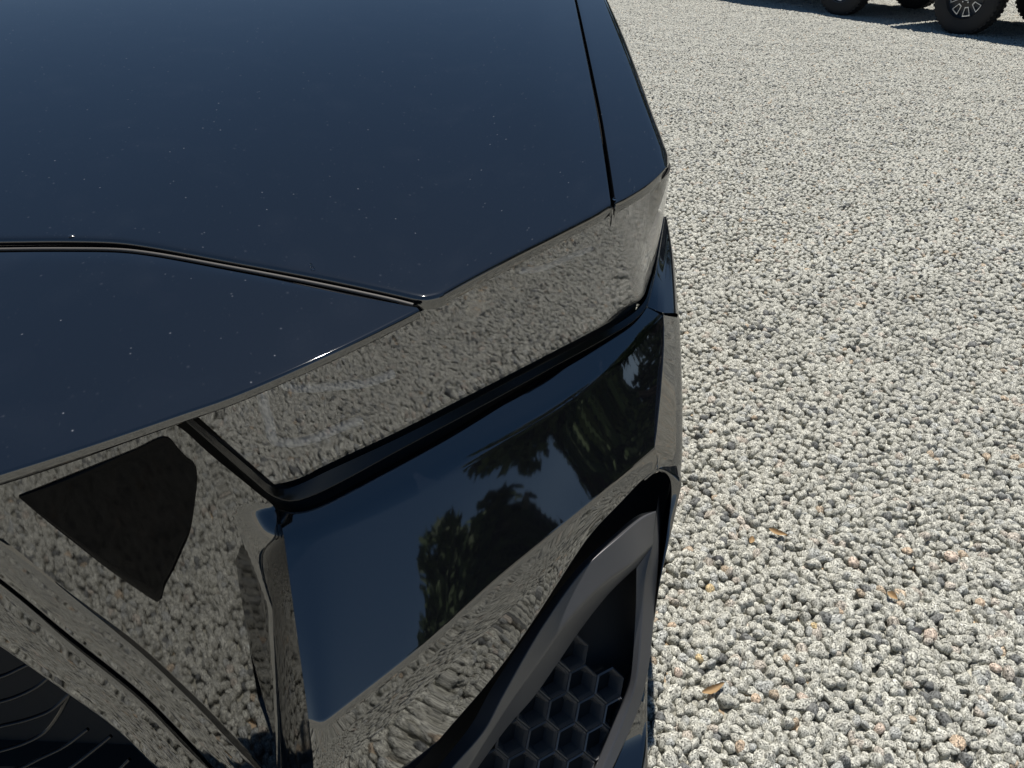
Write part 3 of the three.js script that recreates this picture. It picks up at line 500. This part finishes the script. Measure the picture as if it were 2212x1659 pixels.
// single pebbles that stand out from the gravel, and dry leaves
const pebbleMats = { yellow: phys({ name: 'yellow_pebble', map: graniteTex, color: rgb(1.0, 0.78, 0.46), roughness: 0.7 }), tan: phys({ name: 'tan_pebble', map: graniteTex, color: rgb(1.0, 0.78, 0.6), roughness: 0.7 }), pink: phys({ name: 'pink_pebble', map: graniteTex, color: rgb(1.0, 0.82, 0.71), roughness: 0.7 }), dark: phys({ name: 'dark_pebble', color: rgb(0.05, 0.052, 0.056), roughness: 0.6 }) };
const pebbles = [[1536, 1272, 'yellow', 0.015, 'honey yellow pebble'], [1959, 1189, 'tan', 0.017, 'pale sandy pebble'], [1843, 1211, 'pink', 0.017, 'flat pinkish pebble'], [1760, 1352, 'yellow', 0.014, 'sand coloured pebble'], [2013, 1371, 'pink', 0.018, 'pinkish tan pebble beside a dark one'], [1979, 1361, 'dark', 0.014, 'smooth dark grey pebble beside a pinkish one'], [2069, 1605, 'tan', 0.018, 'large tan pebble with grey end'], [1510, 1418, 'yellow', 0.012, 'small cream pebble'], [1465, 1449, 'pink', 0.012, 'small salmon pebble close to the bumper'], [1736, 1505, 'pink', 0.013, 'rosy pebble'], [1635, 1508, 'tan', 0.014, 'tan pebble below the dry leaf'], [1453, 1349, 'tan', 0.011, 'small tan pebble beside the bumper'], [2053, 1200, 'pink', 0.02, 'upright pinkish pebble'], [1553, 1208, 'dark', 0.016, 'blocky charcoal stone'], [1812, 1320, 'tan', 0.012, 'small round tan pebble'], [1900, 1570, 'pink', 0.012, 'dusty pink pebble'], [1600, 1610, 'tan', 0.014, 'light brown pebble'], [2150, 1440, 'pink', 0.015, 'salmon pebble'], [1700, 1420, 'tan', 0.01, 'tiny tan pebble'], [2120, 1300, 'tan', 0.014, 'biscuit coloured pebble']];
pebbles.forEach(([px, py, k, r, label], i) => { const R = rng(900 + i), m = new THREE.Mesh(STONES[i % 5], pebbleMats[k]); m.name = numbered('pebble'); m.position.copy(P(px, py, 0.006)).setY(r * 0.12); m.scale.set(r * 1.15, r * 0.8, r); m.rotation.set(R() * 0.6, R() * 6, R() * 0.6); tag(m, label + ' among the grey gravel', 'pebble', 'odd coloured pebbles in the gravel'); shade(m); scene.add(m); });
function leafGeo(len, wid, curl, seed) {
  const R = rng(seed), cols = []; for (let i = 0; i <= 14; i++) { const t = i / 14, w = wid * Math.sin(Math.PI * t ** 0.85) ** 0.8 * (0.9 + 0.2 * R()), c = []; for (let j = -3; j <= 3; j++) c.push(new V3((t - 0.5) * len, curl * (Math.abs(j / 3) ** 2 * w * 1.2 + 0.5 * len * (t - 0.5) ** 2) + 0.001 * R(), j / 3 * w + 0.05 * len * Math.sin(t * 4))); cols.push(c); }
  return gridGeo(cols);
}
for (const [px, py, len, wid, turn, label] of [[1541, 1487, 0.055, 0.008, 0.35, 'long curled tan leaf lying on the gravel near the bumper'], [1680, 1151, 0.05, 0.008, -0.5, 'curved brown leaf half buried in the gravel'], [1623, 1166, 0.022, 0.007, 1.1, 'small orange leaf scrap tipped on edge in the gravel'], [1927, 1288, 0.028, 0.009, -0.9, 'short brown leaf wedged between stones']]) {
  const m = new THREE.Mesh(leafGeo(len, wid, 0.7, px), M.leaf); m.name = numbered('dry_leaf'); m.position.copy(P(px, py, 0.012)); m.rotation.set(0.35, turn, 0.12); tag(m, label, 'leaf', 'dry leaves on the gravel'); shade(m); scene.add(m);
}

// ---------------------------------------------------------------- parked trucks across the lot
const AX = new THREE.Vector2(0.52, 0.855).normalize(), TURN = -Math.atan2(AX.y, AX.x);
function tyreGeo(r, w) { const q = []; for (const [a, b] of [[0.56, -0.42], [0.62, -0.5], [0.8, -0.52], [0.93, -0.47], [0.985, -0.4], [1, -0.3], [1, 0.3], [0.985, 0.4], [0.93, 0.47], [0.8, 0.52], [0.62, 0.5], [0.56, 0.42], [0.56, -0.42]]) q.push(new THREE.Vector2(a * r, b * w)); const g = new THREE.LatheGeometry(q, 48); g.rotateX(Math.PI / 2); return g; }
function wheel(kind, r, w) {                                       // axis along z, outer face at +z; a part with its sub-parts
  const g = new THREE.Group(); g.name = 'wheel';
  const add = (n, geo, m) => { const o = new THREE.Mesh(geo, m); o.name = n; g.add(o); return o; };
  add('tyre', tyreGeo(r, w), M.tyre);
  const treads = []; for (let k = 0; k < 44; k++) { const b = new THREE.BoxGeometry(w * 0.32, 0.014, 0.034); for (const s of [-1, 1]) { const c = b.clone(); c.rotateY(Math.PI / 2); c.translate(0, r + 0.001, s * w * 0.24); c.rotateZ(k / 44 * Math.PI * 2 + s * 0.035); treads.push(c); } }
  add('tread_blocks', mergeGeometries(treads), M.tyre);
  const face = w * 0.36, ri = r * 0.6;
  if (kind === 'black') {
    add('rim', new THREE.LatheGeometry([[0, face - 0.03], [0.09, face - 0.02], [ri * 0.9, face - 0.05], [ri * 0.96, face + 0.02], [ri, face + 0.03], [ri, -w * 0.4]].map((a) => new THREE.Vector2(...a)), 48).rotateX(Math.PI / 2), M.rimBlack);
    for (let k = 0; k < 8; k++) {
      const s = new THREE.Shape(), a0 = ri * 0.46, a1 = ri * 0.88, h0 = ri * 0.09, h1 = ri * 0.2; const ring = (d) => [[a0 + d, -h0 + d * 0.4], [a1 - d * 1.6, -h1 + d], [a1 - d, -h1 * 0.5], [a1 - d, h1 * 0.5], [a1 - d * 1.6, h1 - d], [a0 + d, h0 - d * 0.4]];
      ring(0).forEach(([x, y], i) => i ? s.lineTo(x, y) : s.moveTo(x, y)); const hole = new THREE.Path(); ring(0.011).reverse().forEach(([x, y], i) => i ? hole.lineTo(x, y) : hole.moveTo(x, y)); s.holes.push(hole);
      add('rim_window', new THREE.ExtrudeGeometry(s, { depth: 0.014, bevelEnabled: false }).translate(0, 0, face - 0.032).rotateZ(k * Math.PI / 4 + 0.2), M.rimSilver);
    }
    add('hub_cap', new THREE.TorusGeometry(0.042, 0.008, 8, 28).translate(0, 0, face - 0.012), M.rimSilver);
    for (let k = 0; k < 6; k++) add('lug_nut', new THREE.CylinderGeometry(0.009, 0.011, 0.02, 6).rotateX(Math.PI / 2).translate(0.068 * Math.cos(k * 1.047), 0.068 * Math.sin(k * 1.047), face - 0.012), M.rimSilver);
  } else {
    add('rim', new THREE.LatheGeometry([[ri * 0.9, -w * 0.2], [ri * 0.93, face], [ri * 1.0, face + 0.025], [ri * 1.02, face + 0.01], [ri, -w * 0.4]].map((a) => new THREE.Vector2(...a)), 48).rotateX(Math.PI / 2), M.rimSilver);
    for (let k = 0; k < 6; k++) add('spoke', new THREE.BoxGeometry(ri * 0.86, 0.06, 0.03).translate(ri * 0.5, 0, face - 0.02).rotateZ(k * Math.PI / 3 + 0.5), M.rimSilver);
    add('hub_cap', new THREE.CylinderGeometry(0.06, 0.07, 0.04, 24).rotateX(Math.PI / 2).translate(0, 0, face), M.rimSilver);
    add('brake_disc', new THREE.CylinderGeometry(ri * 0.7, ri * 0.7, 0.02, 32).rotateX(Math.PI / 2).translate(0, 0, -0.02), M.rimBlack);
  }
  return g;
}
function truck(label, near, { front, base, wb, width, kind, mat, r, over }) {  // near: ground point of the wheel that shows; the body runs from it along +x (front = -1) or -x
  const t = new THREE.Group(); t.name = numbered('pickup_truck'); t.rotation.y = TURN; tag(t, label, 'truck', null); scene.add(t);
  t.position.copy(near); const s = front, w2 = width / 2, tw = 0.215;
  const add = (n, geo, m, p = t) => { const o = new THREE.Mesh(geo, m); o.name = n; p.add(o); return o; };
  for (const [x, z] of [[0, 0], [-s * wb, 0], [0, -(width - 0.28)], [-s * wb, -(width - 0.28)]]) { const w = wheel(kind, r, tw); w.position.set(x, r, z); if (z < 0) w.rotation.y = Math.PI; t.add(w); }
  // body side profile (x forward towards s), extruded across
  const sx = (x) => s * x, pr = (l) => { const S = new THREE.Shape(); l.forEach(([x, y], i) => i ? S.lineTo(sx(x), y) : S.moveTo(sx(x), y)); return S; };
  const arch = (c, l) => { for (let k = 0; k <= 12; k++) { const a = Math.PI * k / 12; l.push([c + Math.cos(a) * (r + 0.1), Math.max(0.5, r + Math.sin(a) * (r + 0.12))]); } };
  const low = [[over, 0.62], [over + 0.02, 0.78], [over - 0.04, 1.02], [0.3, 1.12], [-0.35, 1.15], [-wb - over - 0.25, 1.15], [-wb - over - 0.25, 0.62], [-wb - 0.65, 0.55]];
  const bot = []; arch(-wb, bot); bot.reverse(); low.push(...bot); const b2 = []; arch(0, b2); b2.reverse(); low.push([-wb + 0.7, 0.5], [-0.7, 0.5], ...b2);
  const ext = (S, z0, z1) => new THREE.ExtrudeGeometry(S, { depth: z1 - z0, bevelEnabled: true, bevelSize: 0.03, bevelThickness: 0.04, bevelSegments: 3 }).translate(0, 0, z0);
  add('body', ext(pr(low), -width + 0.28 + 0.02, 0.06), mat);
  add('cab', ext(pr([[-0.45, 1.15], [-1.15, 1.75], [-2.3, 1.78], [-2.6, 1.15]]), -width + 0.45, 0.03), mat);
  add('windscreen', ext(pr([[-0.5, 1.2], [-1.12, 1.72], [-1.1, 1.74], [-0.46, 1.2]]), -width + 0.55, -0.07), M.glass);
  for (const z of [0.075, -width + 0.37]) { const d = add('side_window', new THREE.ExtrudeGeometry(pr([[-0.85, 1.22], [-1.25, 1.68], [-2.2, 1.7], [-2.4, 1.22]]), { depth: 0.02, bevelEnabled: false }).translate(0, 0, z), M.glass); }
  add('front_bumper', new THREE.BoxGeometry(0.16, 0.22, width - 0.05).translate(sx(over + 0.07), 0.66, -w2 + 0.2), M.rimBlack);
  add('underbody', new THREE.BoxGeometry(wb + over, 0.2, width - 0.75).translate(-s * wb / 2 + s * over * 0.2, 0.5, -w2 + 0.14), M.dark);
  add('axle', new THREE.CylinderGeometry(0.05, 0.05, width - 0.5, 12).rotateX(Math.PI / 2).translate(0, r, -w2 + 0.14), M.dark);
  add('axle', new THREE.CylinderGeometry(0.05, 0.05, width - 0.5, 12).rotateX(Math.PI / 2).translate(-s * wb, r, -w2 + 0.14), M.dark);
  shade(t); return t;
}
const G = (sx, sy) => P(sx * 0.5486, sy * 0.5486, 0);
truck('charcoal pickup truck on black wheels with silver edged openings', G(3782, 133), { front: -1, wb: 3.2, width: 1.9, kind: 'black', mat: M.body, r: 0.41, over: 0.8 });
truck('grey pickup truck on bright silver spoked wheels', G(3310, 57), { front: 1, wb: 3.1, width: 1.8, kind: 'silver', mat: M.bodyGrey, r: 0.4, over: 0.7 });

// ---------------------------------------------------------------- trees behind the photographer, mirrored in the bumper and wing
function tree(x, z, h, w, seed, label, group = 'trees along the side of the lot') {
  const R = rng(seed), t = new THREE.Group(); t.name = numbered('oak_tree'); t.position.set(x, 0, z); tag(t, label, 'tree', group); scene.add(t);
  const limbs = [], lg = (a, b, r0, r1) => { const g = new THREE.CylinderGeometry(r1, r0, a.distanceTo(b), 8); g.translate(0, a.distanceTo(b) / 2, 0); g.applyQuaternion(new THREE.Quaternion().setFromUnitVectors(new V3(0, 1, 0), b.clone().sub(a).normalize())); g.translate(a.x, a.y, a.z); limbs.push(g); };
  const top = new V3(0.2, h * 0.5, 0.1); lg(new V3(0, -0.05, 0), top, 0.26, 0.17); const ends = [];
  for (let i = 0; i < 13; i++) { const a = i / 13 * 6.28 + R(), e = new V3(Math.cos(a) * w * (0.35 + 0.4 * R()), h * (0.2 + 0.72 * R()), Math.sin(a) * w * (0.35 + 0.4 * R())); lg(new V3(0, h * (0.12 + 0.3 * R()), 0), e, 0.1, 0.03); ends.push(e); }
  ends.push(new V3(0, h * 0.92, 0), top);
  const tr = new THREE.Mesh(mergeGeometries(limbs), M.bark); tr.name = 'trunk'; t.add(tr);
  const pos = [], col = [], nor = [], c = new V3();
  for (const e of ends) for (let k = 0; k < 480; k++) {
    const q = new V3(R() - 0.5, R() - 0.5, R() - 0.5).normalize().multiplyScalar(w * 0.42 * Math.cbrt(R())); q.y *= 0.75; c.copy(e).add(q); if (c.y < 0.6) continue;
    const s = 0.11 + 0.14 * R(), a = new V3(R() - 0.5, R() - 0.5, R() - 0.5).normalize(), b = new V3(R() - 0.5, R() - 0.5, R() - 0.5).cross(a).normalize(), v = [c.clone().addScaledVector(a, s), c.clone().addScaledVector(b, s * 0.5), c.clone().addScaledVector(a, -s), c.clone().addScaledVector(b, -s * 0.5)], g = 0.75 + 0.5 * R();
    for (const i of [0, 1, 2, 0, 2, 3]) { pos.push(v[i].x, v[i].y, v[i].z); col.push(0.045 * g, 0.075 * g, 0.022 * g); }
  }
  const g = new THREE.BufferGeometry(); g.setAttribute('position', new THREE.Float32BufferAttribute(pos, 3)); g.setAttribute('color', new THREE.Float32BufferAttribute(col, 3)); g.computeVertexNormals();
  const cr = new THREE.Mesh(g, M.foliage); cr.name = 'crown'; t.add(cr); shade(t);
}
tree(12, -2.2, 9, 3.2, 21, 'tallest broad tree at the side of the lot, level with the car bumper');
tree(12.8, 2.8, 3.7, 2.6, 22, 'low round tree beside the tallest broad tree');
tree(11.0, -1.9, 5.2, 2.6, 31, 'leafy low tree standing in front of the tallest broad tree');
tree(11.2, -4.6, 6, 2.8, 32, 'bushy tree next to the low tree in front of the tallest one');
tree(12.2, -8, 8, 3.3, 23, 'tree between the tallest broad tree and the parked trucks');
for (const [i, [x, z, h]] of [[-6, -34, 6], [0, -36, 6], [7, -30, 7.5], [11.5, -29, 8], [16, -27, 7.5], [20, -22, 6.5], [24, -15, 6.5]].entries()) tree(x, z, h, 3.4, 60 + i, 'leafy tree in the row far beyond the parked trucks', 'trees far beyond the trucks');

renderer.render(scene, camera);
